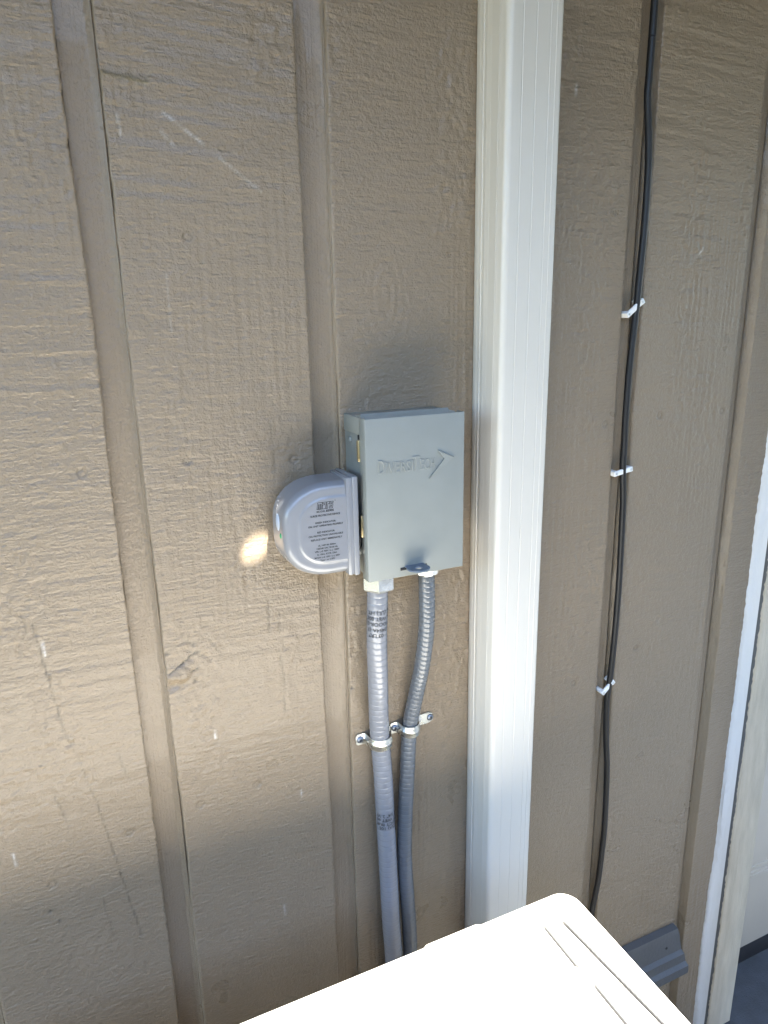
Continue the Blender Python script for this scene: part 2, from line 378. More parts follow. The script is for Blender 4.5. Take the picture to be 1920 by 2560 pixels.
for cx, cy in ((bx0, by0), (bx1, by0), (bx1, by1), (bx0, by1)):
    j = min(range(12), key=lambda q: (outer[q][0] - cx) ** 2 + (outer[q][1] - cy) ** 2); outer[j] = [cx, cy]
V = [(x, y, ZT + .001) for x, y in hole] + [(x, y, ZT + .001) for x, y in outer] + [(x, y, ZT + .009) for x, y in hole] + [(x, y, ZT + .009) for x, y in outer]
F = []
for j in range(12):
    k = (j + 1) % 12
    F += [(j, k, 12 + k, 12 + j), (24 + j, 36 + j, 36 + k, 24 + k), (j, 24 + j, 24 + k, k), (12 + j, 12 + k, 36 + k, 36 + j)]
meshobj('unseen_shade_eave_with_spot_hole', V, F, M['shade_eave'], wall)
MB().box(.701, 4.4, -1.55, .30, ZT + .001, ZT + .040, .002).build('right_shade_eave', M['shade_eave'], wall)  # deeper slab added out of view to shade the lower right
MB().add([(-1.9, .0, ZT + .010), (4.4, .0, ZT + .010), (4.4, 2.6, ZT + 1.1), (-1.9, 2.6, ZT + 1.1), (-1.9, .0, ZT + .06), (4.4, .0, ZT + .06), (4.4, 2.6, ZT + 1.15), (-1.9, 2.6, ZT + 1.15)],
         [(0, 3, 2, 1), (4, 5, 6, 7), (0, 1, 5, 4), (1, 2, 6, 5), (2, 3, 7, 6), (3, 0, 4, 7)]).build('roof', M['roof'], wall)

# ------------------------------------------------------------------ trim board, caulk, garage door
trim = empty('trim_board', 'weathered cream door trim board beside a bead of white caulk, at the right edge of the siding', 'trim', (.97, 0, GZ))
zs = np.arange(GZ + .005, ZT, .004)
def strip(name, profile_fn, m, parent, zz=zs):
    rr = [[(x, y, z) for x, y in profile_fn(z, i)] for i, z in enumerate(zz)]
    b = MB().rings(rr); return b.build(name, m, parent, auto=60)
r1 = np.array([vn(zs / .012, zs * 0, 401) * .0008 + vn(zs / .004, zs * 0, 402) * .0008, vn(zs / .006, zs * 0, 403) * .0016 + vn(zs / .0025, zs * 0, 409) * .0012 + vn(zs / .1, zs * 0, 404) * .004, vn(zs / .1, zs * 0, 405) * .004])
strip('board', lambda z, i: [(.9415 + r1[0][i], -.0205), (.9435, -.0222), (.9990, -.0225), (1.0015, -.020), (1.0015, .030), (.9445, .030), (.9425 + r1[0][i], -.003)], M['trim'], trim)
strip('edge_strip', lambda z, i: [(.9405 + r1[2][i] * .3, -.0165), (.9418, -.0195), (.9440, -.0195), (.9440, .020), (.9395, .020)], M['gap'], trim)
def caulk(z, i):
    e = r1[1][i]; s = r1[2][i]
    return [(.9275 + e + s, -.0004), (.9285 + e + s, -.0028), (.9300 + s, -.0050), (.9345 + s * .4, -.0080), (.9380, -.0120), (.9398, -.0150), (.9402, .004), (.9260, .004)]
strip('caulk_bead', caulk, M['caulk'], trim)
door = empty('garage_door', 'cream sectional garage door with grooved horizontal panels behind the trim board', 'garage door', (2.2, .06, GZ))
zb = -1.259
for k in range(4):
    z0 = zb + .012 + k * .50 if k else zb + .012
    b = MB().box(1.000, 3.6, .052, .085, zb + .012 + k * .5, zb + .012 + (k + 1) * .5 - .004, .002)
    b.build('door_panel', M['door'], door)
    for zg in (.185, .195, .2075):
        MB().box(1.003, 3.59, .0497, .0535, zb + zg + k * .5, zb + zg + .0045 + k * .5, .001).build('panel_ridge', M['door'], door)
MB().box(1.0, 3.6, .056, .08, GZ + .005, zb + .0115, .002).build('bottom_seal', M['rubber'], door)
MB().box(1.0, 3.6, -.02, .14, zb + 1.99, ZT - .002).build('header_board', M['trim'], door)
sill = empty('sill_moulding', 'short dark taupe stepped moulding low on the siding behind the white outdoor unit', 'moulding', (.7, -.01, -1.15))
pr = [(-.001, -1.020), (-.012, -1.022), (-.014, -1.036), (-.0135, -1.070), (-.020, -1.074), (-.020, -1.092), (-.0265, -1.096), (-.0265, -1.112), (-.016, -1.130), (-.001, -1.136)]
rr = [[(x + (.020 * min(1, max(0, (-1.02 - z) / .08)) if e else 0), y, z) for y, z in pr] for x, e in ((.50, 0), (.60, 0), (.70, 0), (.80, 0), (.846, 1))]
MB().rings(rr).build('moulding', M['dark'], sill, auto=30)
MB().lathe([(.0025, 0), (.0022, -.0008), (.0, -.0008)], (.822, -.0137, -1.052), 'y', 10).build('nail_hole', M['hole'], sill)

# ------------------------------------------------------------------ downspout
sp = empty('downspout', 'almond white rectangular metal downspout with fine vertical ribs, right of the grey box', 'downspout', (.458, -.03, GZ))
x0, x1, yb, yf = .4275, .4915, -.0015, -.0600
P = [(x0 + .001, yb)]
def rib(lst, pos, w, h, axis):
    for t, hh in ((-1, 0), (-.5, 1), (.5, 1), (1, 0)):
        lst.append((x0 - hh * h, pos - t * w / 1) if axis == 'side' else (pos + t * w, yf - hh * h))
P.append((x0, -.004))
for pos, w_, h in ((-.0100, .0006, .0003), (-.0165, .0009, .0007), (-.0225, .0006, .0001), (-.0300, .0006, .0002), (-.0445, .0006, .0003), (-.0465, .0005, .0001)): rib(P, pos, w_, h, 'side')
for t in np.linspace(0, 1, 9):
    a = t * math.pi / 2; P.append((x0 + .0065 - .0065 * math.cos(a), yf + .0065 - .0065 * math.sin(a)))
for pos, w_, h in ((.4440, .0007, -.00022), (.4452, .0004, .00015), (.4595, .0007, -.00022), (.4607, .0004, .00015), (.4755, .0007, -.00022), (.4767, .0004, .00015), (.4835, .0009, .0004)): rib(P, pos, w_, h, 'front')
for t in np.linspace(0, 1, 6):
    a = t * math.pi / 2; P.append((x1 - .0035 + .0035 * math.sin(a), yf + .0035 - .0035 * math.cos(a)))
P += [(x1, -.004), (x1 - .001, yb)]
zz = np.arange(-1.24, ZT, .03)
rr = [[(x + .0003 * math.sin(z * 9 + 1), y + .0003 * math.sin(z * 7), z) for x, y in P] for z in zz]
MB().rings(rr).build('pipe', M['spout'], sp, auto=25)
MB().box(x0 - .001, x1 + .001, -.0612, yb, -1.2405, -1.2300, .001).build('lower_hem', M['spout'], sp)

# ------------------------------------------------------------------ disconnect box
bx = empty('disconnect_box', 'grey metal electrical disconnect box with raised lettering and arrow on its cover', 'electrical box', (.325, -.03, -.27))
ex0, ex1, ez0, ez1 = .2715, .3790, -.2680, -.1005
MB().box(ex0, ex1, -.0560, .002, ez0, ez1, .0012).build('enclosure', M['box'], bx)
MB().box(ex0 - .0012, ex1 + .0008, -.0475, .0005, -.1170, -.0992, .0008).build('top_cap', M['box'], bx)
c = MB().box(.2685, .3825, -.0625, -.0605, -.2705, -.0983, .0009, 3)
c.box(.2683, .2697, -.0612, -.0475, -.2703, -.0985, .0005).box(.3813, .3827, -.0612, -.0475, -.2703, -.0985, .0005).box(.2697, .3813, -.0612, -.050, -.2706, -.2692, .0005)
c.build('cover', M['box'], bx)
# folded drip edge along the top
fl = []
for x in (.2690, .3700):
    fl.append([(x, -.0612, -.0986), (x, -.0585, -.0970), (x, -.0555, -.0990), (x, -.0520, -.0985), (x, -.0490, -.0948), (x, -.0483, -.0952), (x, -.0512, -.0995), (x, -.0560, -.1000), (x, -.0612, -.0996)])
MB().rings(fl).build('drip_fold', M['box'], bx, auto=50)
MB().box(.2712, .3722, -.0472, -.0300, -.0991, -.0978, .0005).build('top_flange', M['box'], bx)
MB().box(ex0 - .0016, ex0 + .001, -.0475, -.0385, -.1430, -.1170, .0006).build('clip_slot', M['hole'], bx)
b = MB().box(.2668, .2712, -.0472, -.0425, -.1440, -.1215, .0012); b.build('latch_clip', M['brass'], bx)
MB().box(.2664, .2690, -.0515, -.0480, -.2235, -.2000, .0009).build('latch_clip', M['brass'], bx)
for (yy, zz_) in ((-.015, -.1250), (-.015, -.1655)):
    MB().lathe([(.0036, 0), (.0034, -.0012), (.0024, -.0022), (.0, -.0026)], (ex0 + .0002, yy, zz_), 'x', 16).build('rivet', M['box'], bx, auto=80)
# hasp: flat ring standing out of a slot in the cover
ha = bmesh.new()
ri = [(.3215 + .004 * math.cos(a), -.0745 + .0036 * math.sin(a)) for a in np.arange(24) * math.pi / 12]
ro = []
for a in np.arange(24) * math.pi / 12:
    ro.append((.3215 + .0125 * math.cos(a), -.0745 + .0102 * math.sin(a) if math.sin(a) < .2 else min(-.0625, -.0745 + .0125 * math.sin(a) + .002)))
V = []; F = []
for zz_ in (-.2602, -.2586):
    V += [(x, y, zz_ + (.0012 if False else 0)) for x, y in ri] + [(x, y, zz_) for x, y in ro]
for j in range(24):
    k = (j + 1) % 24
    F += [(j, k, 24 + k, 24 + j), (48 + j, 72 + j, 72 + k, 48 + k), (j, 48 + j, 48 + k, k), (24 + j, 24 + k, 72 + k, 72 + j)]
hb = MB().add(V, F); hb.box(.3105, .3335, -.0645, -.0555, -.2603, -.2585, .0004); hb.build('hasp', M['boxdark'], bx, auto=30)
MB().box(.3055, .3370, -.0632, -.0615, -.2630, -.2600, .0001).build('hasp_slot', M['hole'], bx)
# raised lettering, big and small capitals
YB = -.0625
L = MB()
def emb(txt, xa, xb, z, size, slope=0.0):
    V_, F_ = poly_text(txt, size, bold=-.00020, extrude=.0011, bevel=.0004)
    sx = (xb - xa) / (V_[:, 0].max() - V_[:, 0].min()); x_ = (V_[:, 0] - V_[:, 0].min()) * sx + xa
    L.add([(x_[i], YB - v[2] + .0006, z + v[1]) for i, v in enumerate(V_)], F_)
emb('D', .2818, .2893, -.1552, .0205); emb('IVERSI', .2908, .3215, -.1552, .0158); emb('T', .3205, .3292, -.1552, .0215); emb('ECH', .3300, .3470, -.1552, .0158)
L.build('raised_lettering', M['box'], bx, auto=40)
ar = [(.3504, -.1364), (.3699, -.1452), (.3394, -.1662), (.3578, -.1461)]
cx = sum(p[0] for p in ar) / 4; cz = sum(p[1] for p in ar) / 4
mid = Vector((.3585, -.1468))
rings = [[(x, YB + .0002, z) for x, z in ar], [(x + (cx - x) * .06, YB - .0018, z + (cz - z) * .06) for x, z in ar]]
A = MB(); A.add(rings[0] + rings[1], [(j, (j + 1) % 4, 4 + (j + 1) % 4, 4 + j) for j in range(4)] + [(4, 5, 7), (5, 6, 7)])
A.build('raised_arrow', M['box'], bx, auto=20)

# ------------------------------------------------------------------ surge protector
sg = empty('surge_protector', 'rounded glossy grey plastic surge protector with black print on the left side of the box', 'surge protector', (.22, -.03, -.26))
def dshape(off, right, n=14):
    """D outline, rounded to the left; off = inset"""
    l, t, b = .1825 + off, -.1590 - off, -.2605 + off; Rr = .0425 - off * .9
    pts = [(right, t)]
    for k in range(n + 1):
        a = math.pi / 2 + (math.pi / 2) * k / n; ca, sa = math.cos(a), math.sin(a)
        q = 1 / (abs(ca) ** 2.25 + abs(sa) ** 2.25) ** (1 / 2.25)
        pts.append((l + Rr + 1.25 * Rr * ca * q if False else l + Rr * 1.2 + 1.2 * Rr * ca * q, t - Rr + Rr * sa * q))
    for k in range(n + 1):
        a = math.pi + (math.pi / 2) * k / n; ca, sa = math.cos(a), math.sin(a)
        q = 1 / (abs(ca) ** 2.25 + abs(sa) ** 2.25) ** (1 / 2.25)
        pts.append((l + Rr * 1.2 + 1.2 * Rr * ca * q, b + Rr + Rr * sa * q))
    pts.append((right, b)); return pts
RX = .2505
prof = [(-.014, 0, 0), (-.030, .0003, 0), (-.0440, .0010, 0)]
for k in range(1, 7):
    a = k / 6 * math.pi / 2; prof.append((-.0440 - .0085 * math.sin(a), .0010 + .0085 * (1 - math.cos(a)), 0))
prof += [(-.0526, .0120, 0), (-.0526, .0148, 0), (-.0529, .0156, 0), (-.0536, .0166, 0), (-.0538, .0176, 0), (-.0538, .0200, 0)]
rr = [[(x, y, z) for x, z in dshape(off, RX)] for y, off, _ in prof]
MB().rings(rr).build('housing', M['surge'], sg, auto=40)
fl = MB().box(.2560, .2622, -.0562, -.0060, -.2625, -.1560, .0016, 3); fl.box(.2495, .2565, -.0550, -.0070, -.2612, -.1572, .0012, 2)
fl.build('mounting_flange', M['surge'], sg)
MB().box(.2516, .2534, -.0553, -.0080, -.2616, -.1568, .0006).build('flange_rib', M['surge'], sg)
MB().lathe([(.0105, 0), (.0105, .010)], (.2620, -.026, -.243), 'x', 24).build('nipple', M['zinc'], sg)
T = MB(); YT = -.05392
lines = [('SURGE PROTECTIVE DEVICE', .2264, -.1938, .0024, .0318), ('GREEN INDICATOR:', .2264, -.2010, .0023, .0223), ('ON: UNIT OPERATING PROPERLY', .2266, -.2044, .0023, .0375),
         ('RED INDICATOR:', .2266, -.2112, .0023, .0190), ('ON: PROTECTION UNAVAILABLE', .2263, -.2147, .0023, .0372), ('REPLACE UNIT IMMEDIATELY', .2270, -.2187, .0023, .0340),
         ('UL 1449 4th Edition', .2270, -.2252, .0022, .0192), ('120/240 VAC 50-60 Hz', .2271, -.2284, .0022, .0228), ('VPR: L-G 700V / L-L 1200V', .2268, -.2315, .0022, .0268),
         ('In: 10kA, SCCR: 22kA', .2268, -.2347, .0022, .0214), ('MCOV: L-G 150V / L-L 300V', .2269, -.2380, .0022, .0278), ('Type 1 or 2 SPD', .2270, -.2410, .0022, .0160)]
for s_, x_, z_, sz, wd in lines: text_on_wallplane(T, s_, x_, z_, YT, sz * 1.12, wd, bold=.00009)
text_on_wallplane(T, 'MODEL', .2222, -.1896, YT, .0027, .0096, bold=.00004); text_on_wallplane(T, '83905', .2316, -.1896, YT, .0031, .0084, bold=.00012)
T.build('print', M['ink'], sg, auto=None)
# outlined slanted logo, drawn as a line round each blocky letter
LG = MB()
glyph = {'m': [(0, 0), (0, 1), (1.05, 1), (1.05, 0), (.8, 0), (.8, .75), (.65, .75), (.65, 0), (.4, 0), (.4, .75), (.25, .75), (.25, 0)],
         'a': [(1.2, 1), (1.95, 1), (1.95, 0), (1.2, 0), (1.2, .6), (1.68, .6), (1.68, .78), (1.2, .78)],
         'r': [(2.1, 0), (2.1, 1), (2.75, 1), (2.75, .72), (2.38, .72), (2.38, 0)],
         's': [(2.85, 1), (3.55, 1), (3.55, .78), (3.1, .78), (3.1, .6), (3.55, .6), (3.55, 0), (2.75, 0), (2.75, .22), (3.28, .22), (3.28, .4), (2.85, .4)]}
for g_, pts in glyph.items():
    q = [(.2178 + (x * .94 + .22 * z) * .0050, -.1862 + z * .0068) for x, z in pts]
    for i in range(len(q)):
        a = Vector(q[i]); b_ = Vector(q[(i + 1) % len(q)]); d = (b_ - a).normalized(); nrm = Vector((-d.y, d.x)) * .00026; a -= d * .00026; b_ += d * .00026
        LG.add([(a.x + nrm.x, YT, a.y + nrm.y), (a.x - nrm.x, YT, a.y - nrm.y), (b_.x - nrm.x, YT, b_.y - nrm.y), (b_.x + nrm.x, YT, b_.y + nrm.y)], [(0, 1, 2, 3)])
LG.lathe([(.0005, 0), (.0005, -.00004)], (.2375, YT, -.1786), 'y', 8)
LG.build('logo', M['ink'], sg, auto=None)
def ellipsoid(c, r, n=14):
    b = MB(); rr = []
    for i in range(1, n):
        a = math.pi * i / n; rr.append([(c[0] + r[0] * math.sin(a) * math.cos(t), c[1] + r[1] * math.sin(a) * math.sin(t), c[2] + r[2] * math.cos(a)) for t in np.arange(18) * math.pi / 9])
    return b.rings(rr)
ellipsoid((.1838, -.0300, -.2010), (.0022, .0075, .0095)).build('indicator_window', M['lens'], sg, auto=80)
ellipsoid((.1838, -.0385, -.2130), (.0016, .0024, .0032)).build('indicator_light', M['green'], sg, auto=80)
S = MB()
for i in range(5):
    V_, F_ = poly_text('SURGE'[i], .0052, extrude=.0001, bevel=.00015)
    zc = -.1755 - i * .0040; xo = .1875 - .0022 * i + .0003 * i * i
    S.add([(xo - .00035 - v[2] * 1, -.0300 - v[0] * .9 + .001, zc + v[1] * .5) for v in V_], F_)
S.build('side_mark', M['surge'], sg)
# black wire looping between the surge protector and the box
wp = catmull([(.262, -.030, -.200), (.2665, -.040, -.204), (.2685, -.0425, -.220), (.2680, -.041, -.236), (.2645, -.036, -.243), (.2600, -.030, -.245)], .0015)
V, F = tube(wp, .0021, 12); wo = meshobj('wire', V, F, M['cable'], None, smooth=True)
wo['label'] = 'short black wire loop tucked between the surge protector and the grey box'; wo['category'] = 'wire'

# ------------------------------------------------------------------ conduits
def conduit(label, pts, R0, m, nutr, nutz, nutx, hexa, texts):
    rt = empty('conduit', label, 'conduit', (pts[-1][0], pts[-1][1], pts[-1][2]), 'flexible conduits below the grey box')
    path = catmull(pts, .00055)
    s = np.concatenate([[0], np.cumsum(np.linalg.norm(np.diff(path, axis=0), axis=1))])
    pt = .0076 if hexa else .0062; ph = (s % pt) / pt
    rad = R0 * (1 + .004 * np.sin(ph * math.pi)) - .00042 * np.exp(-(np.minimum(ph, 1 - ph) * pt / .00050) ** 2)
    V, F = tube(path, rad, 28); j = meshobj('jacket', V, F, m, rt, smooth=True)
    n = MB()
    if hexa:
        n.lathe([(nutr * .93, .0135), (nutr, .0120), (nutr, -.0085), (nutr * .94, -.0105), (R0 + .002, -.0115), (R0 - .001, -.0115)], (nutx, pts[0][1], nutz), 'z', 6, ang0=math.radians(8))
        n.build('hex_nut', M['nut'], rt, auto=20)
        MB().lathe([(nutr * .8, .022), (nutr * .8, .012)], (nutx, pts[0][1], nutz + .001), 'z', 20).build('fitting_body', M['zinc'], rt)
    else:
        n.lathe([(nutr, .010), (nutr, -.0020), (nutr * .96, -.0040), (R0 + .001, -.0050), (R0 - .001, -.0050)], (nutx, pts[0][1], nutz), 'z', 12)
        n.build('hex_nut', M['nut'], rt, auto=20)
    # print on the jacket, upside down, wrapped round it
    Tn, X, Y = frames(path)
    for (s0, txt, a0, size) in texts:
        V_, F_ = poly_text(txt, size, bold=.00012)
        W_ = []
        for v in V_:
            ss = s0 + v[1]; i = min(len(path) - 1, max(0, int(np.searchsorted(s, ss)))); a = a0 + v[0] / R0 
            W_.append(path[i] + (R0 * 1.012 + .00012) * (-Y[i] * math.cos(a) * SGN - X[i] * math.sin(a)))
        b = MB().add(W_, F_); b.build('print', M['fadedink'], rt, auto=None)
    return rt
SGN = -1
c1 = [(.2925, -.030, -.262), (.2920, -.030, -.3014), (.2905, -.0290, -.3540), (.2925, -.0245, -.4060), (.2950, -.0185, -.4550), (.2980, -.0138, -.4960), (.3000, -.0130, -.5220), (.3010, -.0140, -.5480), (.3020, -.0155, -.6050), (.3030, -.0180, -.6640), (.3050, -.0200, -.7600), (.3080, -.0200, -.8250), (.310, -.021, -.95), (.305, -.05, -1.03), (.29, -.12, -1.07), (.28, -.215, -1.08)]
c2 = [(.3515, -.030, -.262), (.3536, -.030, -.2882), (.3542, -.0290, -.3480), (.3510, -.0240, -.4000), (.3450, -.0160, -.4500), (.3395, -.0110, -.4920), (.3345, -.0125, -.5560), (.3300, -.0150, -.6120), (.3270, -.0175, -.6710), (.3290, -.0200, -.7350), (.3320, -.0200, -.7980), (.335, -.021, -.93), (.335, -.05, -1.01), (.34, -.12, -1.05), (.34, -.215, -1.06)]
conduit('light grey flexible conduit with black print and a bright hex nut, leftmost', c1, .0119, M['pvc'], .0188, -.2815, .2935, True,
        [(.0530, '80C (UL) HT-', 0, .0062), (.0600, '60C WET 80C', 0, .0062), (.0665, 'D OUTDOOR-SUN', 0, .0062), (.0735, 'E123454A (3', 0, .0062), (.0800, '03 LR7', .5, .0062),
         (.3330, 'C3 3/4" 2-W', 0, .0062), (.3390, '80C WET 60', 0, .0062), (.3450, 'DIRECT BUR', 0, .0062), (.3505, '(CSA) 10S', 0, .0062)])
conduit('darker grey thinner flexible conduit, the right of the pair', c2, .0097, M['pvcdark'], .0155, -.2790, .3530, False, [])

# ------------------------------------------------------------------ conduit straps
def strap(label, cxx, zc, R0, yc, left, right, wd, scr, tilt=0.0):
    rt = empty('conduit_strap', label, 'strap', (cxx, 0, zc), 'metal straps round the conduits')
    th = .0011; path = []
    ya = -.0012
    xl = cxx - R0 - .0035; xrr = cxx + R0 + .0035
    for x in np.linspace(cxx - left, xl - .002, 5): path.append((x, ya))
    path += [(xl - .0005, ya - .0008), (xl + .0015, -.0045), (cxx - R0 - .0012, yc + .0005)]
    for k in range(1, 14):
        a = math.pi - math.pi * k / 14; path.append((cxx + (R0 + .0012) * math.cos(a), yc - (R0 + .0012) * math.sin(a)))
    path += [(cxx + R0 + .0012, yc + .0005), (xrr - .0015, -.0045), (xrr + .0005, ya - .0008)]
    for x in np.linspace(xrr + .002, cxx + right, 5): path.append((x, ya))
    P_ = np.array(path); Tn = np.gradient(P_, axis=0); Tn /= np.linalg.norm(Tn, axis=1)[:, None]; Nn = np.stack([Tn[:, 1], -Tn[:, 0]], 1)
    outw = np.where((Nn[:, 1:] > 0), -1, 1) * Nn
    for i, p in enumerate(P_):       # outward = away from the conduit centre in the arch
        if abs(p[0] - cxx) < R0 + .003: 
            dv = p - np.array([cxx, yc]); outw[i] = dv / np.linalg.norm(dv)
        else: outw[i] = (0, -1)
    ws = np.array([-.5, -.46, -.22, -.14, 0, .14, .22, .46, .5]) * wd; hs = np.array([-.0002, .0, .0, .0006, .0009, .0006, .0, .0, -.0002])
    rings_ = []
    n = len(P_)
    for i, p in enumerate(P_):
        e = 1.0
        di = min(i, n - 1 - i)
        if di == 0: e = .62
        rib_ = min(1, max(0, (di - 3) / 2))
        z_off = tilt * (p[0] - cxx)
        top = [(p[0] + outw[i][0] * (th + h * rib_), p[1] + outw[i][1] * (th + h * rib_), zc + z_off + w_ * e) for w_, h in zip(ws, hs)]
        bot = [(p[0], p[1], zc + z_off + w_ * e) for w_ in ws[::-1]]
        rings_.append(top + bot)
    MB().rings(rings_).build('band', M['zinc'], rt, auto=50)
    for (sx_, hd) in scr:
        z_ = zc + tilt * (sx_ - cxx)
        s_ = MB().lathe([(.0045, 0), (.0044, -.0008), (.0030, -.0019), (.0, -.0023)], (sx_, ya - th, z_), 'y', 18)
        so_ = s_.build('screw', M['screw'], rt, auto=60)
        cr = MB(); r45 = Matrix.Rotation(hd, 3, 'Y')
        cr.box(sx_ - .0019, sx_ + .0019, ya - th - .0025, ya - th - .0015, z_ - .0004, z_ + .0004, 0, rot=r45, piv=(sx_, 0, z_)).box(sx_ - .0004, sx_ + .0004, ya - th - .00255, ya - th - .0015, z_ - .0019, z_ + .0019, 0, rot=r45, piv=(sx_, 0, z_))
        cr.build('cross_slot', M['hole'], so_)
strap('galvanised strap over the lighter conduit, its single screw to the left',   .2982, -.4960, .0121, -.0132, .0270, .0205, .0145, [(.2768, .6)])
strap('galvanised strap over the darker conduit, with a screw on each side', .3395, -.4920, .0099, -.0112, .0225, .0365, .0145, [(.3240 - .001, .2), (.3725, 1.0)], tilt=.03)

# ------------------------------------------------------------------ black cable and clips
cp = [(.6547, .70), (.6547, .3344), (.6547, .2952), (.6544, .259), (.6545, .2345), (.6595, .2015), (.6630, .1633), (.6640, .1192), (.6635, .083), (.6620, .0413), (.6610, .0106), (.6589, -.0255), (.6563, -.0748), (.6560, -.1308), (.6572, -.1675), (.6577, -.1995), (.6620, -.2439), (.6635, -.2889), (.6655, -.3588), (.6650, -.4249), (.6630, -.4865), (.6609, -.5173), (.6590, -.5425), (.6620, -.5964), (.6690, -.6602), (.6725, -.7537), (.6715, -.7976), (.6680, -.8564), (.6600, -.9144), (.655, -1.0), (.652, -1.255), (.66, -1.285), (.70, -1.290)]
g3 = GR[11]
def chan_y(x):
    if x > g3 - .0005: return 0.0
    if x < g3 - .0130: return DEP
    a = math.asin(min(1, (x - (g3 - .0130)) / .0130)); return DEP * math.cos(a) ** .8
pts3 = []
for x, z in cp:
    y = min(chan_y(x), chan_y(x + .003), chan_y(x + .0015)) - .0041
    pts3.append((x, y if z > -1.27 else -.02, z))
V, F = tube(catmull(pts3, .004), .0042, 16)
co = meshobj('black_cable', V, F, M['cable'], None, smooth=True)
co['label'] = 'thin black cable running down a channel in the siding'; co['category'] = 'cable'
def cable_clip(label, p, q):
    p = Vector((p[0], 0, p[1])); q = Vector((q[0], 0, q[1])); c = (p + q) / 2; ln = (q - p).length; a = math.atan2(q.z - p.z, q.x - p.x)
    rt = empty('cable_clip', label, 'cable clip', (c.x, 0, c.z), 'white clips on the black cable')
    rot = Matrix.Rotation(-a, 3, 'Y')
    b = MB().box(c.x - ln / 2, c.x + ln / 2, -.0075, -.0045, c.z - .0036, c.z + .0036, .0012, 2, rot, c)
    for s_ in (-1, 1): b.box(c.x + s_ * (ln / 2 - .0032) - .0032, c.x + s_ * (ln / 2 - .0032) + .0032, -.0085 if s_ > 0 else -.0078, .007, c.z - .0034, c.z + .0034, .001, 2, rot, c)
    b.build('bridge', M['clip'], rt)
    for s_ in (-1, 1):
        h = c + rot @ Vector((s_ * (ln / 2 - .0034), 0, 0))
        MB().lathe([(.0017, 0), (.0016, -.0006), (.0, -.0008)], (h.x, -.0084 if s_ > 0 else -.0077, h.z), 'y', 12).build('nail', M['zinc'], rt)
cable_clip('uppermost white plastic cable clip, steeply tilted across the black cable', (.6440, -.0060), (.6690, .0125))
cable_clip('middle white plastic cable clip, nearly level across the black cable', (.6410, -.2050), (.6710, -.2000))
cable_clip('lowest white plastic cable clip, tilted across the black cable', (.6470, -.5260), (.6670, -.5090))

# ------------------------------------------------------------------ outdoor unit
ac = empty('outdoor_unit', 'white outdoor air conditioning unit with pressed panels in its sunlit top', 'air conditioner', (.05, -.38, GZ))
AX0, AX1, AY0, AY1, AZ = -.330, .4340, -.560, -.2065, -.6000
PANELS = [(-.270, .3795 + .0022 * k, -.2960 - .0737 * k, -.2330 - .0737 * k) for k in range(4)]
xs = np.concatenate([np.arange(AX0, -.05, .005), np.arange(-.05, .372, .0016), np.arange(.372, AX1 + .0001, .0005)]); ys = np.arange(AY0, AY1 + .0001, .0016)
xs[-1] = AX1; ys[-1] = AY1
X, Y = np.meshgrid(xs, ys)
def rrd(X, Y, x0, x1, y0, y1, r):
    cx_, cy_ = (x0 + x1) / 2, (y0 + y1) / 2; qx = np.abs(X - cx_) - (x1 - x0) / 2 + r; qy = np.abs(Y - cy_) - (y1 - y0) / 2 + r
    return -(np.hypot(np.maximum(qx, 0), np.maximum(qy, 0)) + np.minimum(np.maximum(qx, qy), 0) - r)   # >0 inside
Zf = np.zeros_like(X)
for (a, b_, c_, d_) in PANELS:
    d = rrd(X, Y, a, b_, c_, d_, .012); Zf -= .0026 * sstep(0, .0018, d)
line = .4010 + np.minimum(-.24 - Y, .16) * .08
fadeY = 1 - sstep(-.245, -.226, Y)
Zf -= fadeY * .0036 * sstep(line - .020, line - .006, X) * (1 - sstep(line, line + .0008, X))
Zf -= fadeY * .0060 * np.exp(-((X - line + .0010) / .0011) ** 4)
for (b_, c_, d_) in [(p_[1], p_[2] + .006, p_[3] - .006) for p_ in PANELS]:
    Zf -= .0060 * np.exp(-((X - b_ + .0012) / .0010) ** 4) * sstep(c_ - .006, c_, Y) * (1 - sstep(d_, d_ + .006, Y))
G1 = fadeY * np.exp(-((X - line + .0010) / .0019) ** 4)  # mask for the painted shade along the pressed lines
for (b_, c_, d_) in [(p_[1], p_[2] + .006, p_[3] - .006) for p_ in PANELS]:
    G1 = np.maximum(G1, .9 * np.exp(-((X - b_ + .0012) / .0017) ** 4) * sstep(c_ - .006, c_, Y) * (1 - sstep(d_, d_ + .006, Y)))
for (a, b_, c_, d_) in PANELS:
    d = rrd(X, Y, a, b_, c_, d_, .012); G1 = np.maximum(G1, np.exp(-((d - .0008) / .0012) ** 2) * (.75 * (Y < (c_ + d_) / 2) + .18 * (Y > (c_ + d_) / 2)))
G1 = G1 * np.clip(1.15 + .5 * vn(X / .004, Y / .012, 601), 0, 1)
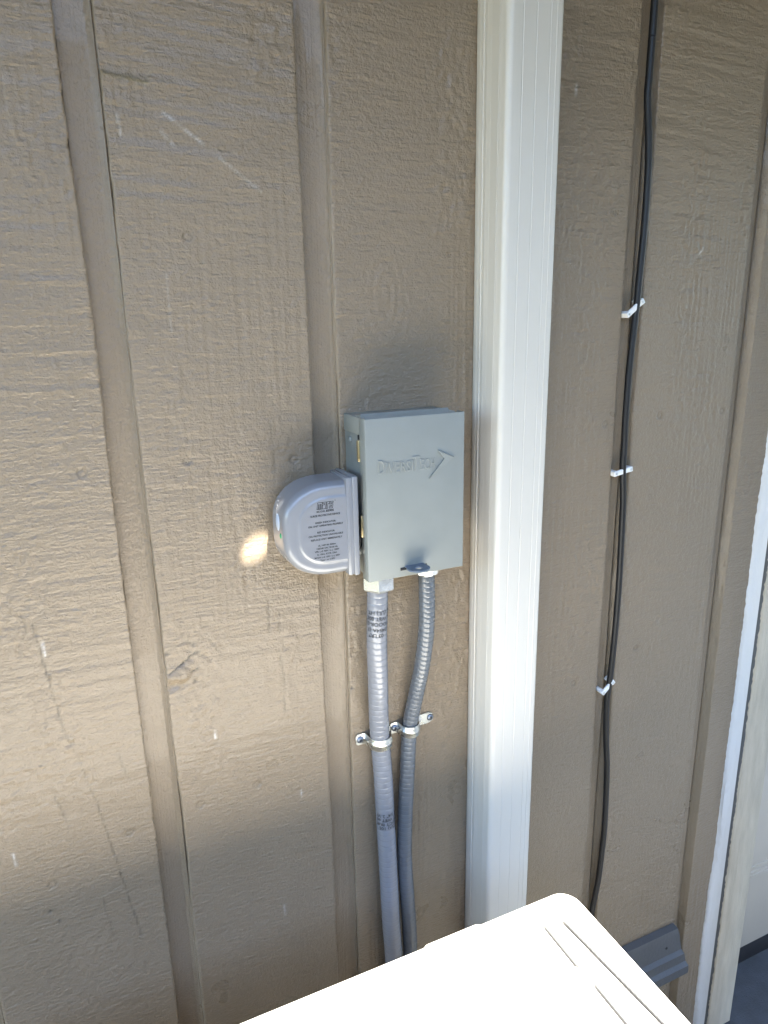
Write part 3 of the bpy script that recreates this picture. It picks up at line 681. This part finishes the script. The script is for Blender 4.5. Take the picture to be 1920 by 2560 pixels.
# squash the grid into a rounded plan: points beyond the corner arcs are pulled in
Rc = .023
Xp, Yp = X.copy(), Y.copy()
for sx_, ex in ((1, AX1), (-1, AX0)):
    for sy_, ey in ((1, AY1), (-1, AY0)):
        u = sx_ * (X - (ex - sx_ * Rc)); v = sy_ * (Y - (ey - sy_ * Rc)); m_ = (u > 0) & (v > 0)
        uu, vv = np.clip(u, 0, Rc) / Rc, np.clip(v, 0, Rc) / Rc
        du = uu * np.sqrt(1 - vv * vv / 2) * Rc; dv = vv * np.sqrt(1 - uu * uu / 2) * Rc
        Xp = np.where(m_, ex - sx_ * Rc + sx_ * du, Xp); Yp = np.where(m_, ey - sy_ * Rc + sy_ * dv, Yp)
dd = rrd(Xp, Yp, AX0, AX1, AY0, AY1, Rc); dd = np.maximum(dd, 0)
er = .0085; t_ = np.clip(dd / er, 0, 1); Zf -= er * (1 - np.sqrt(np.maximum(0, 1 - (1 - t_) ** 2)))
Zf += .0005 * vn(X / .15, Y / .12, 501)
tab = sstep(.255, .261, X) * (1 - sstep(.316, .322, X)); Yp = Yp + .0035 * tab * sstep(-.2150, AY1, Y)
nx = len(xs); ny = len(ys)
V = np.stack([Xp, Yp, AZ + Zf], -1).reshape(-1, 3)
i = np.arange(ny - 1)[:, None] * nx; j = np.arange(nx - 1)[None, :]
F = np.stack([i + j, i + j + 1, i + nx + j + 1, i + nx + j], -1).reshape(-1, 4)
loop = list(range(0, nx)) + [r * nx + nx - 1 for r in range(1, ny)] + [(ny - 1) * nx + c_ for c_ in range(nx - 2, -1, -1)] + [r * nx for r in range(ny - 2, 0, -1)]
lv = V[loop].copy(); lv[:, 2] = AZ - .034; nb = len(V); m_ = len(loop)
F2 = np.array([[loop[(q + 1) % m_], loop[q], nb + q, nb + (q + 1) % m_] for q in range(m_)])
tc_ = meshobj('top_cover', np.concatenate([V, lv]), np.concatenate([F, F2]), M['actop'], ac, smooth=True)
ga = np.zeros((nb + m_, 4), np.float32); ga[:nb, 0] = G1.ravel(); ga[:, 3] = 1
tc_.data.color_attributes.new('crease_shade', 'FLOAT_COLOR', 'POINT').data.foreach_set('color', ga.ravel())
MB().box(AX0 + .005, AX1 - .005, AY0 + .005, AY1 - .006, GZ + .075, AZ - .022, .012, 3).build('casing', M['ac'], ac)
for k in range(5):
    MB().lathe([(.235 - .045 * k, 0), (.235 - .045 * k, -.006), (.229 - .045 * k, -.006), (.229 - .045 * k, 0)], (-.03, AY0 + .004, -.93), 'y', 40).build('fan_guard_ring', M['ac'], ac)
MB().lathe([(.228, 0), (.228, -.0008)], (-.03, AY0 + .0045, -.93), 'y', 40).build('fan_opening', M['acdark'], ac)
for sx_ in (-.22, .32):
    MB().box(sx_ - .03, sx_ + .03, AY0 - .02, AY1 + .015, GZ + .052, GZ + .076, .003).build('foot', M['ac'], ac)
MB().box(-.40, .50, -.64, -.15, GZ + .002, GZ + .052, .006).build('base_pad', M['pad'], ac)
sk = MB()
for (x, y, r) in ((.150, -.2365, .0008), (.205, -.2280, .0008), (.3525, -.3060, .0010), (.240, -.3250, .0012), (.1150, -.2830, .0013), (.1350, -.2870, .0013), (.152, -.272, .0010), (.262, -.290, .0008), (.304, -.262, .0008), (.298, -.258, .0006), (.212, -.3020, .0010), (.345, -.33, .0007), (.175, -.2800, .0007), (.300, -.300, .0006)):
    a = random.random() * 3; V_ = []
    for k in range(6):
        t = k * math.pi / 3; V_.append((x + r * (1 + .5 * math.cos(t - a)) * math.cos(t), y + r * (1 + .5 * math.cos(t - a)) * math.sin(t)))
    zt = AZ + .0005
    sk.add([(p[0], p[1], zt - .003) for p in V_] + [(x + (p[0] - x) * .7, y + (p[1] - y) * .7, zt + .0007) for p in V_], [(q, (q + 1) % 6, 6 + (q + 1) % 6, 6 + q) for q in range(6)] + [tuple(range(6, 12))])
o = sk.build('dirt_specks', M['speck'], ac); o['kind'] = 'stuff'

# ------------------------------------------------------------------ lift everything so the ground is at height zero
for o in list(SC.objects):
    if o.parent is None and o.type in {'MESH', 'EMPTY'}:
        o.location.z += UPZ
